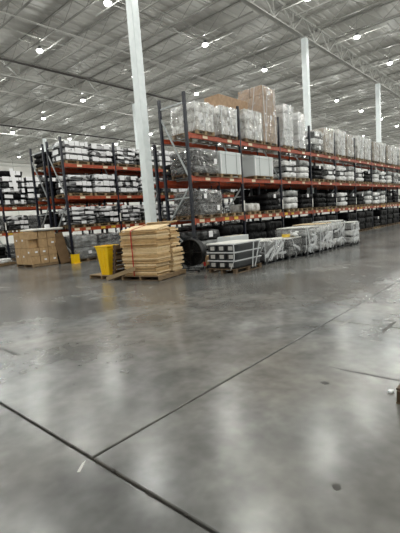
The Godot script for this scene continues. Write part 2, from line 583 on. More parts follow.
func build_ceiling() -> void:
	# ribbed steel deck
	var mb := MB.new()
	var y := DECK_Y
	var z := Z0
	var p := 0.45
	while z < Z1 - 0.01:
		var prof := [Vector2(z, y), Vector2(z + p * 0.55, y), Vector2(z + p * 0.64, y + 0.035), Vector2(z + p * 0.91, y + 0.035), Vector2(z + p, y)]
		for k in 4:
			var a: Vector2 = prof[k]
			var b: Vector2 = prof[k + 1]
			var d := (b - a).normalized()
			mb.quad(Vector3(X0, a.y, a.x), Vector3(X1, a.y, a.x), Vector3(X1, b.y, b.x), Vector3(X0, b.y, b.x), Vector3(0, -d.x, d.y))
		z += p
	mb.box(Vector3((X0 + X1) / 2, y + 0.2, (Z0 + Z1) / 2), Vector3(X1 - X0 + 0.6, 0.2, Z1 - Z0 + 0.6))
	var ce := struct("ceiling", mb.done(), M.deck)
	# girders along x in the column lines, joists across them
	var rows := [4.3, COL_Z, -25.7, -40.7, -55.7]
	var top := 12.26
	var bot := 11.3
	var seg := COL_S
	var gt := MB.new().box(Vector3(0, top, 0.045), Vector3(seg, 0.11, 0.05)).box(Vector3(0, top, -0.045), Vector3(seg, 0.11, 0.05)).box(Vector3(0, top + 0.045, 0), Vector3(seg, 0.02, 0.24)).done()
	var gb := MB.new().box(Vector3(0, bot - 0.04, 0), Vector3(seg - 0.5, 0.02, 0.22)).box(Vector3(0, bot, 0.04), Vector3(seg - 0.5, 0.1, 0.03)).box(Vector3(0, bot, -0.04), Vector3(seg - 0.5, 0.1, 0.03)).done()
	var gw := MB.new()
	var n := 12
	for k in n:
		var xa := -seg / 2 + 0.25 + (seg - 0.5) * k / n
		var xb := -seg / 2 + 0.25 + (seg - 0.5) * (k + 1) / n
		if k % 2 == 0:
			gw.bar(Vector3(xa, top - 0.05, 0), Vector3(xb, bot + 0.04, 0), 0.07, 0.06)
		else:
			gw.bar(Vector3(xa, bot + 0.04, 0), Vector3(xb, top - 0.05, 0), 0.07, 0.06)
			gw.bar(Vector3(xa, bot + 0.04, 0), Vector3(xa, top - 0.05, 0), 0.05, 0.05)
	var gwm := gw.done()
	for rz in rows:
		for k in range(-1, 6):
			var gd := Node3D.new()
			gd.name = numbered(ce, "roof_girder")
			ce.add_child(gd)
			gd.position = Vector3(COL_X + seg * (k + 0.5), 0, rz)
			part("top_chord", gt, M.steel_white, gd)
			part("bottom_chord", gb, M.steel_white, gd)
			part("web", gwm, M.steel_white, gd)
	var js := COL_S / 6.0
	for r in rows.size() - 1:
		var za: float = rows[r]
		var zb: float = rows[r + 1]
		var L := za - zb
		var jt := MB.new().box(Vector3(0, 12.3, 0), Vector3(0.11, 0.05, L)).done()
		var jb := MB.new().box(Vector3(0, 11.56, 0), Vector3(0.09, 0.045, L - 1.2)).done()
		var jw := MB.new()
		var m := 14
		for k in m:
			var a := -L / 2 + 0.6 + (L - 1.2) * k / m
			var b := -L / 2 + 0.6 + (L - 1.2) * (k + 1) / m
			jw.bar(Vector3(0, 12.28 if k % 2 == 0 else 11.57, a), Vector3(0, 11.57 if k % 2 == 0 else 12.28, b), 0.022, 0.022)
		var jwm := jw.done()
		for k in range(-11, 36):
			var x := COL_X + js * k
			if x < X0 + 0.5 or x > X1 - 0.5:
				continue
			var jo := Node3D.new()
			jo.name = numbered(ce, "roof_joist")
			ce.add_child(jo)
			jo.position = Vector3(x, 0, (za + zb) / 2)
			part("top_chord", jt, M.joist, jo)
			part("bottom_chord", jb, M.joist, jo)
			part("web", jwm, M.joist, jo)
	# bridging rows and pipes that run along x
	for zz in [0.0, -5.5, -15.3, -20.4, -30.2, -35.6, -45.2, -50.4]:
		part("bridging", MB.new().box(Vector3((X0 + X1) / 2, 11.6, zz), Vector3(X1 - X0, 0.045, 0.045)).box(Vector3((X0 + X1) / 2, 12.24, zz), Vector3(X1 - X0, 0.04, 0.04)).done(), M.steel_white, ce)
	for pz in [[-18.7, 11.42, 0.035, "pipe_pale"], [-23.7, 11.45, 0.065, "pipe_dark"], [-29.0, 11.42, 0.035, "pipe_pale"], [-38.0, 11.42, 0.07, "pipe_dark"]]:
		part("sprinkler_pipe", MB.new().tube([Vector3(X0, pz[1], pz[0]), Vector3(X1, pz[1], pz[0])], pz[2], 8).done(), M[pz[3]], ce)


func build_columns() -> void:
	var w := 0.31
	var names := {0: "thick white square steel column rising behind the flattened cardboard stack", 1: "white square steel column rising behind the tall brown and white loads of the right rack", 2: "slim white square steel column farthest right above the right rack loads"}
	for rz in [COL_Z, -25.7, -40.7]:
		for k in range(0, 6):
			var x := COL_X + COL_S * k
			var lab := ""
			if rz == COL_Z:
				lab = names.get(k, "white square steel column of the right rack line, %s from the near end" % ORD[k])
			else:
				lab = "white square steel column in the %s column line beyond the right rack, %s from the left" % ["second" if rz > -30.0 else "third", ORD[k]]
			var c := thing("steel_column", lab, "column", Vector3(x, 0, rz), 0.0, "steel columns")
			part("shaft", bx(Vector3(w, 11.22, w), 0.02), M.column, c, Vector3(0, 5.63, 0))
			part("base_plate", bx(Vector3(0.31, 0.025, 0.31), 0.004), M.steel_grey, c, Vector3(0, 0.0125, 0))
			part("cap_plate", bx(Vector3(0.5, 0.03, 0.3), 0.004), M.steel_white, c, Vector3(0, 11.24, 0))


func build_lamps() -> void:
	var lamp_x := [-7.1, -0.6, 5.5, 11.85, 18.45, 24.65, 30.9, 36.85, 43.05, 49.3, 55.5, 61.7, 67.9, 74.1, 80.3]
	var p := Node3D.new()
	part("housing", MB.new().lathe([Vector2(0.0, 0.17), Vector2(0.09, 0.17), Vector2(0.11, 0.04), Vector2(0.18, 0.03), Vector2(0.185, 0.0), Vector2(0.17, -0.01), Vector2(0.0, -0.01)], 18).done(), M.lamp_body, p)
	part("lens", MB.new().lathe([Vector2(0.165, -0.012), Vector2(0.16, -0.06), Vector2(0.13, -0.11), Vector2(0.07, -0.135), Vector2(0.0, -0.14)], 18).done(), M.lens, p)
	part("hanger", MB.new().tube([Vector3(0, 0.16, 0), Vector3(0, 1.06, 0)], 0.008, 6).done(), M.steel_grey, p)
	part("mounting_strut", bx(Vector3(2.3, 0.045, 0.045)), M.steel_white, p, Vector3(0.0, 0.26, 0))
	part("mounting_strut", bx(Vector3(0.05, 0.04, 3.2)), M.steel_white, p, Vector3(0.55, 0.22, 0))
	for r in 11:
		for k in 15:
			var x: float = lamp_x[k]
			var z := 9.95 - 6.2 * r
			var o := place(p, "high_bay_lamp", "round high bay lamp, %s from left wall, %s row towards back wall" % [ORD[k], ORD[r]], "ceiling lamp", Vector3(x, LAMP_Y, z), 0.0, "high bay lamps in a grid under the roof")
			var l := SpotLight3D.new()
			l.name = "light"
			l.light_color = Color(0.985, 0.99, 0.965)
			l.light_energy = LAMP_E
			l.spot_angle = 82.0
			l.spot_angle_attenuation = 0.35
			l.spot_range = 120.0
			l.spot_attenuation = 2.0
			l.light_size = 0.16
			l.shadow_enabled = true
			l.position = Vector3(0, -0.15, 0)
			l.rotation_degrees.x = -90
			o.add_child(l)
			var u := OmniLight3D.new()
			u.name = "glow"
			u.light_color = Color(0.985, 0.99, 0.965)
			u.light_energy = LAMP_E * 0.34
			u.omni_range = 120.0
			u.omni_attenuation = 2.0
			u.light_size = 0.05
			u.shadow_enabled = true
			u.position = Vector3(0, -0.1, 0)
			o.add_child(u)
	p.free()


# ---------------------------------------------------------------- racks
func build_rack(called: String, label: String, x0: float, pitch: float, bays: int, zf: float, zb: float, levels: Array, top: float, front := 1.0, group := "") -> void:
	var o := thing(called, label, "pallet rack", Vector3(x0, 0, zf), 0.0, group)
	var dz := zb - zf
	# navy upright frames with galvanised bracing
	var post := MB.new()
	for sx in [-1.0, 1.0]:
		post.box(Vector3(0.04 * sx, top / 2, 0), Vector3(0.012, top, 0.09))
	post.box(Vector3(0, top / 2, 0.042), Vector3(0.086, top, 0.012))
	post.box(Vector3(0, top / 2, -0.042), Vector3(0.086, top, 0.008))
	for k in int(top / 0.3):
		for sx in [-1.0, 1.0]:
			post.box(Vector3(0.02 * sx, 0.2 + k * 0.3, 0.049), Vector3(0.014, 0.04, 0.004))
	var postm := post.done()
	var strut := MB.new()
	for yy in [0.25, 2.35, top - 0.33]:
		strut.bar(Vector3(0, yy, 0), Vector3(0, yy, dz), 0.035, 0.045)
	var strutm := strut.done()
	var diag := MB.new()
	diag.bar(Vector3(0, 3.0, 0), Vector3(0, top - 0.62, dz), 0.045, 0.05)
	diag.bar(Vector3(0, 2.75, 0), Vector3(0, 1.45, dz), 0.045, 0.05)
	diag.bar(Vector3(0, 0.4, 0), Vector3(0, 1.3, dz), 0.045, 0.05)
	var diagm := diag.done()
	for k in bays + 1:
		var f := Node3D.new()
		f.name = numbered(o, "upright_frame")
		o.add_child(f)
		f.position = Vector3(k * pitch, 0, 0)
		part("post", postm, M.navy, f)
		part("post", postm, M.navy, f, Vector3(0, 0, dz))
		part("strut", strutm, M.galv, f)
		part("diagonal_brace", diagm, M.galv, f)
		part("foot_plate", bx(Vector3(0.16, 0.012, 0.1), 0.003), M.navy, f, Vector3(0, 0.006, 0))
		part("foot_plate", bx(Vector3(0.16, 0.012, 0.1), 0.003), M.navy, f, Vector3(0, 0.006, dz))
		if k > 0:
			part("location_placard", bx(Vector3(0.07, 0.42, 0.006)), M.placard, f, Vector3(0, 1.98, 0.056 * front if front > 0 else dz - 0.056))
	# stepped orange beams
	var L := pitch - 0.1
	var beam := MB.new().cbox(Vector3(0, -0.08, 0.012), Vector3(L, 0.16, 0.05), 0.006).box(Vector3(0, -0.1, -0.03), Vector3(L, 0.11, 0.035)).done()
	var conn := bx(Vector3(0.05, 0.24, 0.012))
	var deck := MB.new()
	for i in 12:
		deck.box(Vector3(-L / 2 + 0.1 + (L - 0.2) * i / 11.0, -0.015, dz / 2), Vector3(0.008, 0.008, absf(dz) - 0.1))
	for i in 5:
		deck.box(Vector3(0, -0.021, dz * (i + 0.5) / 5.0), Vector3(L - 0.1, 0.008, 0.008))
	for i in 3:
		deck.box(Vector3(-L / 3 + i * L / 3, -0.04, dz / 2), Vector3(0.05, 0.03, absf(dz) - 0.1))
	var deckm := deck.done()
	var many: bool = front > 0
	for k in bays:
		for j in levels.size():
			var c := Vector3((k + 0.5) * pitch, levels[j], 0)
			for side in 2:
				var b := part("beam", beam, M.orange, o, c + Vector3(0, 0, dz * side), Basis.IDENTITY if side == 0 else Basis(Vector3.UP, PI))
				for e in [-1.0, 1.0]:
					part("end_connector", conn, M.orange, b, Vector3((L / 2 - 0.02) * e, -0.09, 0.04))
				if side == 0 and many:
					var spots := [-0.72, 0.72] if j > 0 else [-1.1, -0.5, 0.35, 0.95]
					for s in spots:
						var sx: float = s + 0.12 * sin(k * 2.3 + j)
						part("location_label", bx(Vector3(0.26, 0.1, 0.004)), M.sticker_yellow if j == 0 and (k + int(s * 10)) % 3 == 0 else M.sticker, b, Vector3(sx, -0.075, 0.0395))
			part("wire_deck", deckm, M.wire, o, c)


# ---------------------------------------------------------------- loads
func pallet_mesh(w: float, d: float) -> ArrayMesh:
	var key := ["pallet", w, d]
	if cache.has(key):
		return cache[key]
	var mb := MB.new()
	for i in 7:
		mb.box(Vector3(-w / 2 + 0.05 + (w - 0.1) * i / 6.0, 0.121, 0), Vector3(w / 7.0 - 0.03, 0.018, d))
	for zz in [-d / 2 + 0.05, 0.0, d / 2 - 0.05]:
		for xx in [-w / 2 + 0.06, 0.0, w / 2 - 0.06]:
			mb.box(Vector3(xx, 0.066, zz), Vector3(0.12, 0.092, 0.09))
		mb.box(Vector3(0, 0.01, zz), Vector3(w, 0.02, 0.09))
	cache[key] = mb.done()
	return cache[key]


func film_over(o: Node3D, s: Vector3, y: float, sd: int) -> void:
	part("stretch_film", lump(s + Vector3(0.05, 0.03, 0.05), Vector3i(9, 8, 9), 0.06, 0.015, 0.05, 2.2, sd), M.film, o, Vector3(0, y, 0))


# a load of soft layers: w x h x d over a pallet, n layers
func layered(w: float, h: float, d: float, n: int, mats: Array, sd: int, labels := 3, bulge := 0.03, film := false, gap := 0.03, sheets := 0.6) -> Node3D:
	var o := Node3D.new()
	var r := RandomNumberGenerator.new()
	r.seed = sd
	part("pallet", pallet_mesh(w, d), M["wood%d" % (sd % 3)], o)
	var lh := (h - 0.13) / n
	part("core", bx(Vector3(w - 0.16, h - 0.2, d - 0.16)), M.black, o, Vector3(0, 0.13 + (h - 0.2) / 2, 0))
	for k in n:
		var s := Vector3(w - r.randf_range(0.0, 0.08), lh - gap, d - r.randf_range(0.0, 0.08))
		part("goods_layer", lump(s, Vector3i(8, 4, 8), minf(0.05, lh * 0.3), bulge, 0.05, 1.8, sd * 7 + k), M[mats[k % mats.size()]], o, Vector3(r.randf_range(-0.03, 0.03), 0.13 + lh * k, r.randf_range(-0.02, 0.02)))
	for k in n if labels > 2 else 0:
		var x := -w / 2 + 0.03
		while x < w / 2 - 0.15:
			var lw := minf(r.randf_range(0.16, 0.5), w / 2 - 0.02 - x)
			if r.randf() < sheets:
				var ls := Vector3(lw - 0.02, lh * r.randf_range(0.4, 0.8), 0.004)
				part("paper_label", bx(ls), M.paper, o, Vector3(x + lw / 2, 0.13 + lh * (k + 0.5) + r.randf_range(-0.02, 0.02), d / 2 + 0.02 + bulge * d * 0.5), Basis(Vector3.BACK, r.randf_range(-0.06, 0.06)))
			x += lw
	for sx in ([-1.0] if labels > 2 else []):
		for k in n:
			if r.randf() < sheets:
				part("paper_label", bx(Vector3(0.004, lh * r.randf_range(0.4, 0.7), r.randf_range(0.2, 0.6))), M.paper, o, Vector3(sx * (w / 2 + 0.012 + bulge * w * 0.5), 0.13 + lh * (k + 0.5), r.randf_range(-0.2, 0.2)))
	for k in labels if labels <= 2 else 0:
		var ls := Vector3(r.randf_range(0.14, 0.24), minf(lh * 0.7, r.randf_range(0.12, 0.22)), 0.004)
		part("paper_label", bx(ls), M.paper, o, Vector3(r.randf_range(-w / 2 + 0.2, w / 2 - 0.2), 0.13 + lh * (r.randi() % n + 0.52), d / 2 + 0.018 + bulge * d * 0.5))
	if film:
		film_over(o, Vector3(w, h - 0.1, d), 0.1, sd + 3)
	return o


# a tall block of cartons behind film
func block(w: float, h: float, d: float, m: String, sd: int) -> Node3D:
	var o := Node3D.new()
	part("pallet", pallet_mesh(w, d), M["wood%d" % (sd % 3)], o)
	var rows := maxi(2, int(round((h - 0.13) / 0.36)))
	var rh := (h - 0.13) / rows
	var r := RandomNumberGenerator.new()
	r.seed = sd
	for k in rows:
		for i in 2:
			for j in 2:
				var s := Vector3(w / 2 - 0.012, rh - 0.01, d / 2 - 0.012)
				part("carton", bx_up(s), M[m], o, Vector3((i - 0.5) * w / 2 + r.randf_range(-0.012, 0.012), 0.13 + rh * k, (j - 0.5) * d / 2 + r.randf_range(-0.012, 0.012)))
	film_over(o, Vector3(w, h - 0.08, d), 0.08, sd + 5)
	film_folds(o, Vector3(w, h, d), 3, sd + 40)
	for k in 5:
		part("paper_label", bx(Vector3(r.randf_range(0.1, 0.2), r.randf_range(0.08, 0.2), 0.003)), M.paper, o, Vector3(r.randf_range(-w * 0.4, w * 0.4), r.randf_range(0.3, h - 0.15), d / 2 + 0.004))
	return o


# a crisp grey carton with a lid and two straps
func crisp(w: float, h: float, d: float) -> Node3D:
	var o := Node3D.new()
	part("pallet", pallet_mesh(w, d), M.wood1, o)
	part("body", bx(Vector3(w, h - 0.13, d), 0.012), M.greyboard, o, Vector3(0, 0.13 + (h - 0.13) / 2, 0))
	part("lid", MB.new().cbox(Vector3(0, 0, 0), Vector3(w + 0.03, 0.12, d + 0.03), 0.01).done(), M.greyboard, o, Vector3(0, h - 0.055, 0))
	for sx in [-0.27, 0.27]:
		part("strap", MB.new().box(Vector3(0, (h - 0.13) / 2, d / 2 + 0.018), Vector3(0.018, h - 0.13, 0.004)).box(Vector3(0, h - 0.13 + 0.008, 0), Vector3(0.018, 0.004, d + 0.04)).box(Vector3(0, (h - 0.13) / 2, -d / 2 - 0.018), Vector3(0.018, h - 0.13, 0.004)).done(), M.strap, o, Vector3(sx * w, 0.13, 0))
	for sx in [-1.0, 1.0]:
		part("corner_board", MB.new().box(Vector3(0.0, 0, 0), Vector3(0.05, h - 0.16, 0.006)).done(), M.paper, o, Vector3(sx * (w / 2 - 0.03), 0.13 + (h - 0.16) / 2, d / 2 + 0.006))
	return o


const TIER := {"top": 4.51, "middle": 3.06, "lower": 1.6, "floor": 0.0}
var LOADS := {}


func stow(proto: String, look: String, xc: float, zc: float, tier: String, k: int, rack: String) -> void:
	var where := "floor level" if tier == "floor" else "%s shelf" % tier
	place(LOADS[proto], "pallet_load", "%s, %s from near end, %s, %s" % [look, ORD[k], where, rack], "pallet load", Vector3(xc, TIER[tier], zc), 0.0, "loads on the %s of the %s" % [where, rack])


func make_loads() -> void:
	LOADS.mix1 = layered(1.26, 1.06, 1.2, 3, ["mix_a", "mix_b", "mix_a"], 1, 3, 0.015, false, 0.03, 0.75)
	LOADS.mix2 = layered(1.24, 1.04, 1.2, 3, ["mix_b", "mix_a", "mix_a"], 2, 4, 0.015, false, 0.03, 0.65)
	LOADS.mix3 = layered(1.28, 0.98, 1.2, 4, ["mix_b", "mix_b", "mix_a", "mix_a"], 3, 4, 0.015, false, 0.03, 0.45)
	LOADS.mix4 = layered(1.22, 1.0, 1.2, 3, ["dark", "mix_b", "mix_a"], 4, 4, 0.015, false, 0.03, 0.5)
	LOADS.dark1 = layered(1.26, 0.94, 1.2, 3, ["dark", "black", "dark"], 5, 1, 0.05, true, 0.012)
	LOADS.black1 = layered(1.2, 0.9, 1.2, 3, ["black", "black", "black"], 9, 0, 0.03)
	LOADS.dark2 = layered(1.26, 0.98, 1.2, 2, ["dark", "dark"], 6, 2, 0.06, true, 0.012)
	LOADS.dark3 = layered(1.24, 0.86, 1.2, 3, ["black", "black", "black"], 7, 1, 0.04)
	LOADS.dark4 = layered(1.1, 1.2, 1.2, 3, ["dark", "grey", "dark"], 8, 2, 0.04)
	LOADS.pale1 = block(0.98, 1.08, 1.2, "pale", 10)
	LOADS.pale2 = block(1.02, 1.14, 1.2, "pale", 11)
	LOADS.pale3 = block(1.24, 1.27, 1.2, "pale", 12)
	LOADS.pale4 = block(1.1, 1.48, 1.2, "pale", 13)
	LOADS.pale5 = block(1.1, 1.4, 1.2, "tan", 14)
	LOADS.tan1 = block(1.1, 1.42, 1.2, "tan", 15)
	LOADS.tall1 = block(0.84, 1.94, 1.2, "white", 16)
	LOADS.tall2 = block(0.7, 1.77, 1.2, "white", 17)
	LOADS.brown = block(1.1, 2.42, 1.2, "brown_goods", 18)
	LOADS.dw = layered(1.05, 1.1, 1.2, 3, ["dark", "white", "dark"], 20, 3, 0.03, true, 0.012)
	LOADS.white1 = layered(0.96, 0.92, 1.2, 3, ["white", "grey", "white"], 21, 3, 0.012, false, 0.02, 0.35)
	LOADS.white2 = layered(1.0, 1.02, 1.2, 3, ["white", "white", "grey"], 22, 3, 0.012, false, 0.02, 0.35)
	LOADS.grey1 = layered(1.26, 1.2, 1.2, 3, ["grey", "grey", "dark"], 23, 1, 0.04, true, 0.012)
	LOADS.grey2 = layered(1.2, 1.24, 1.2, 2, ["grey", "grey"], 24, 1, 0.05, true, 0.012)
	LOADS.black2 = layered(1.3, 1.28, 1.2, 3, ["black", "black", "black"], 29, 0, 0.02)
	LOADS.low = layered(0.85, 0.5, 1.0, 1, ["pale"], 25, 0)
	LOADS.crisp1 = crisp(1.28, 0.95, 1.2)
	LOADS.crisp2 = crisp(1.4, 0.94, 1.2)
	LOADS.empty = Node3D.new()
	part("boards", pallet_mesh(1.15, 1.15), M.wood1, LOADS.empty)
	LOADS.stack2 = layered(1.3, 2.1, 1.2, 6, ["mix_b", "black", "mix_a", "dark", "mix_b", "black"], 26, 5, 0.03)
	LOADS.stack3 = layered(1.3, 1.8, 1.2, 5, ["dark", "mix_b", "black", "mix_a", "dark"], 27, 5, 0.03)


func build_racks_and_loads() -> void:
	var lv := [TIER.lower, TIER.middle, TIER.top]
	var RR := "right rack"
	var RB := "row behind right rack"
	var LL := "left rack"
	var LB := "row behind left rack"
	build_rack("pallet_rack", "long navy and orange pallet rack running away to the right behind the cardboard stack", R_END, R_PITCH, 10, R_FRONT, R_BACK, lv, 5.83)
	build_rack("pallet_rack", "navy and orange pallet rack row standing back to back behind the long right rack", R_END, R_PITCH, 10, -10.93, -11.62, [TIER.lower, TIER.middle], 4.38, -1.0)
	build_rack("pallet_rack", "navy and orange pallet rack at left beside the carton stack, crossing behind the white column", L_END, L_PITCH, 5, L_FRONT, -17.7, lv, 5.66)
	build_rack("pallet_rack", "navy and orange pallet rack row standing back to back behind the left rack", L_END, L_PITCH, 5, -18.13, -19.33, lv, 5.62, -1.0)
	build_rack("pallet_rack", "far orange beamed pallet rack at the left edge, behind the brown carton stack", 4.1, L_PITCH, 5, -23.5, -24.7, [TIER.lower, TIER.middle], 4.2)
	var ZR := R_FRONT - 0.5
	var top := [["pale1", 11.15, "greyish white film-wrapped load"], ["pale2", 12.55, "pale film-wrapped load"], ["pale3", 14.25, "whitish crinkled film-wrapped load"], ["brown", 15.5, "very tall brown carton load in glossy film"], ["tall1", 17.14, "tall narrow white load"], ["tall2", 18.44, "narrow, slightly lower white load"], ["dw", 20.25, "black and white film-wrapped load"], ["tan1", 21.65, "tan and grey wrapped load"]]
	for k in 12:
		var bay := 4 + k / 2
		top.append([["pale4", "pale5", "pale4", "pale4", "pale5"][k % 5], R_END + R_PITCH * bay + [0.85, 2.2][k % 2], ["pale tall wrapped load", "beige-grey tall wrapped load", "pale tall wrapped load", "pale tall wrapped load", "beige-grey tall wrapped load"][k % 5]])
	for k in top.size():
		stow(top[k][0], top[k][2], top[k][1], ZR, "top", k, RR)
	var mid := [["dark1", 11.1, "shiny charcoal film-wrapped load"], ["crisp1", 12.5, "crisp light grey carton load with straps"], ["crisp2", 14.85, "wide light grey carton load with straps"], ["white1", 17.15, "white layered wrapped load"], ["white2", 18.6, "white and grey layered wrapped load"], ["dark3", 20.2, "black wrapped load"], ["white1", 21.75, "white layered wrapped load"], ["white1", 23.35, "white layered wrapped load"], ["white2", 24.8, "white layered wrapped load"], ["white1", 26.3, "white layered wrapped load"], ["dark3", 27.7, "black wrapped load"], ["white2", 29.5, "white layered wrapped load"], ["white1", 30.9, "white layered wrapped load"], ["white2", 32.5, "white layered wrapped load"], ["dark2", 33.9, "dark wrapped load"], ["white1", 35.6, "white layered wrapped load"], ["white2", 37.0, "white layered wrapped load"], ["dark3", 38.6, "black wrapped load"], ["white1", 40.0, "white layered wrapped load"]]
	for k in mid.size():
		stow(mid[k][0], mid[k][2], mid[k][1], ZR, "middle", k, RR)
	var low := [["dark2", 11.15, "dark film-wrapped load with a white label"], ["empty", 12.6, "bare wooden pallet"], ["low", 14.15, "low pale wrapped load"], ["dark3", 15.5, "black wrapped load"], ["white2", 17.3, "white layered wrapped load"], ["dark3", 18.7, "black wrapped load"], ["black1", 20.3, "black wrapped load"], ["dark3", 21.7, "black wrapped load"], ["white1", 23.4, "white layered wrapped load"], ["dark3", 24.8, "black wrapped load"], ["dark3", 26.4, "black wrapped load"], ["white2", 27.9, "white layered wrapped load"], ["white1", 29.4, "white layered wrapped load"], ["white2", 30.9, "white layered wrapped load"], ["dark3", 32.5, "black wrapped load"], ["black1", 33.9, "black wrapped load"], ["white1", 35.5, "white layered wrapped load"], ["dark3", 37.0, "black wrapped load"], ["dark1", 38.6, "dark wrapped load"], ["dark3", 40.0, "black wrapped load"]]
	for k in low.size():
		stow(low[k][0], low[k][2], low[k][1], ZR, "lower", k, RR)
	for k in 20:
		var bx0: float = R_END + R_PITCH * (k / 2) + [0.82, 2.24][k % 2]
		stow(["dark4", "black2", "black2", "black2", "dark3"][k if k < 3 else (3 if k % 4 else 4)], ["dark layered load", "black load", "black layered load", "black wrapped load", "black load with a white label"][k if k < 3 else (3 if k % 4 else 4)], bx0, ZR, "floor", k, RR)
	# the row behind: mostly dark goods, a tall kraft load showing over the front row
	var ZB := -11.54
	for k in 20:
		var x: float = R_END + R_PITCH * (k / 2) + [0.82, 2.24][k % 2]
		if k > 0:
			stow("black2" if k > 3 else "black1", "dark wrapped load", x, ZB, "middle", k, RB)
		if k > 3:
			stow("black2", "dark wrapped load", x, ZB, "lower", k, RB)
		stow("black2", "dark wrapped load", x, ZB, "floor", k, RB)
	var ZL := L_FRONT - 0.55
	var ZLB := -18.75
	for k in 10:
		var x: float = L_END + L_PITCH * (k / 2) + [0.75, 2.13][k % 2]
		for t in ["top", "middle", "lower", "floor"]:
			var q: String = ["mix1", "mix2", "mix3", "mix4"][(k + {"top": 0, "middle": 1, "lower": 2, "floor": 3}[t] * 3) % 4]
			var look := "black and white layered load in film"
			if t == "floor":
				q = ["grey2", "grey1", "dark4"][k % 3]
				look = ["grey film-wrapped load", "grey layered film-wrapped load", "dark grey film-wrapped load"][k % 3]
			elif t == "lower":
				q = ["mix3", "mix4"][k % 2]
			stow(q, look, x, ZL, t, k, LL)
			var qb: String = ["mix4", "black1", "black1", "dark3"][(k + t.length()) % 4]
			stow(qb, "dark layered load in film", x, ZLB, t, k, LB)
	part("film_tail", MB.new().bar(Vector3(0.1, 0.9, 0.66), Vector3(-0.05, 2.2, 0.64), 0.22, 0.02).done(), M.paper, LOADS.stack2)
	var LF := "far left rack"
	for k in 9:
		var x: float = 4.1 + L_PITCH * (k / 2) + [0.75, 2.13][k % 2]
		stow(["stack2", "stack3"][k % 2], "tall black and white layered stack", x, -24.05, "middle", k, LF)
		stow(["dark2", "mix4", "dark1"][k % 3], "dark wrapped load", x, -24.05, "lower", k, LF)
		stow(["dark3", "dark1", "mix4"][k % 3], "dark wrapped load", x, -24.05, "floor", k, LF)
	var kb := thing("carton", "long plain tan carton lying across the backs of the first pale top shelf loads", "carton", Vector3(13.55, TIER.top + 1.13, -10.0))
	part("body", bx(Vector3(1.95, 0.62, 0.75), 0.012), M.brown_goods, kb, Vector3(0, 0.315, 0))
	part("tape", bx(Vector3(1.96, 0.004, 0.06)), M.tape, kb, Vector3(0, 0.627, 0))
	for k in LOADS:
		LOADS[k].free()


# ---------------------------------------------------------------- things on the floor
func wood_pallet(label: String, at: Vector3, turn: float, w: float, d: float, tilt := Basis.IDENTITY, dark := false) -> Node3D:
	var o := thing("wooden_pallet", label, "pallet", at, turn)
	o.basis = o.basis * tilt
	var n := 8
	var bw := w / n - 0.03
	for i in n:
		part("deck_board", bx(Vector3(bw, 0.018, d), 0.003), M["wood_dark" if dark else "wood%d" % (i % 2)], o, Vector3(-w / 2 + w * (i + 0.5) / n, 0.122, 0))
	for i in 4:
		part("bottom_board", bx(Vector3(0.1, 0.016, d), 0.003), M.wood2, o, Vector3(-w / 2 + 0.06 + (w - 0.12) * i / 3.0, 0.008, 0))
	for zz in [-d / 2 + 0.03, 0.0, d / 2 - 0.03]:
		part("stringer", bx(Vector3(w, 0.096, 0.045), 0.004), M["wood_dark" if dark else "wood0"], o, Vector3(0, 0.065, zz))
	return o


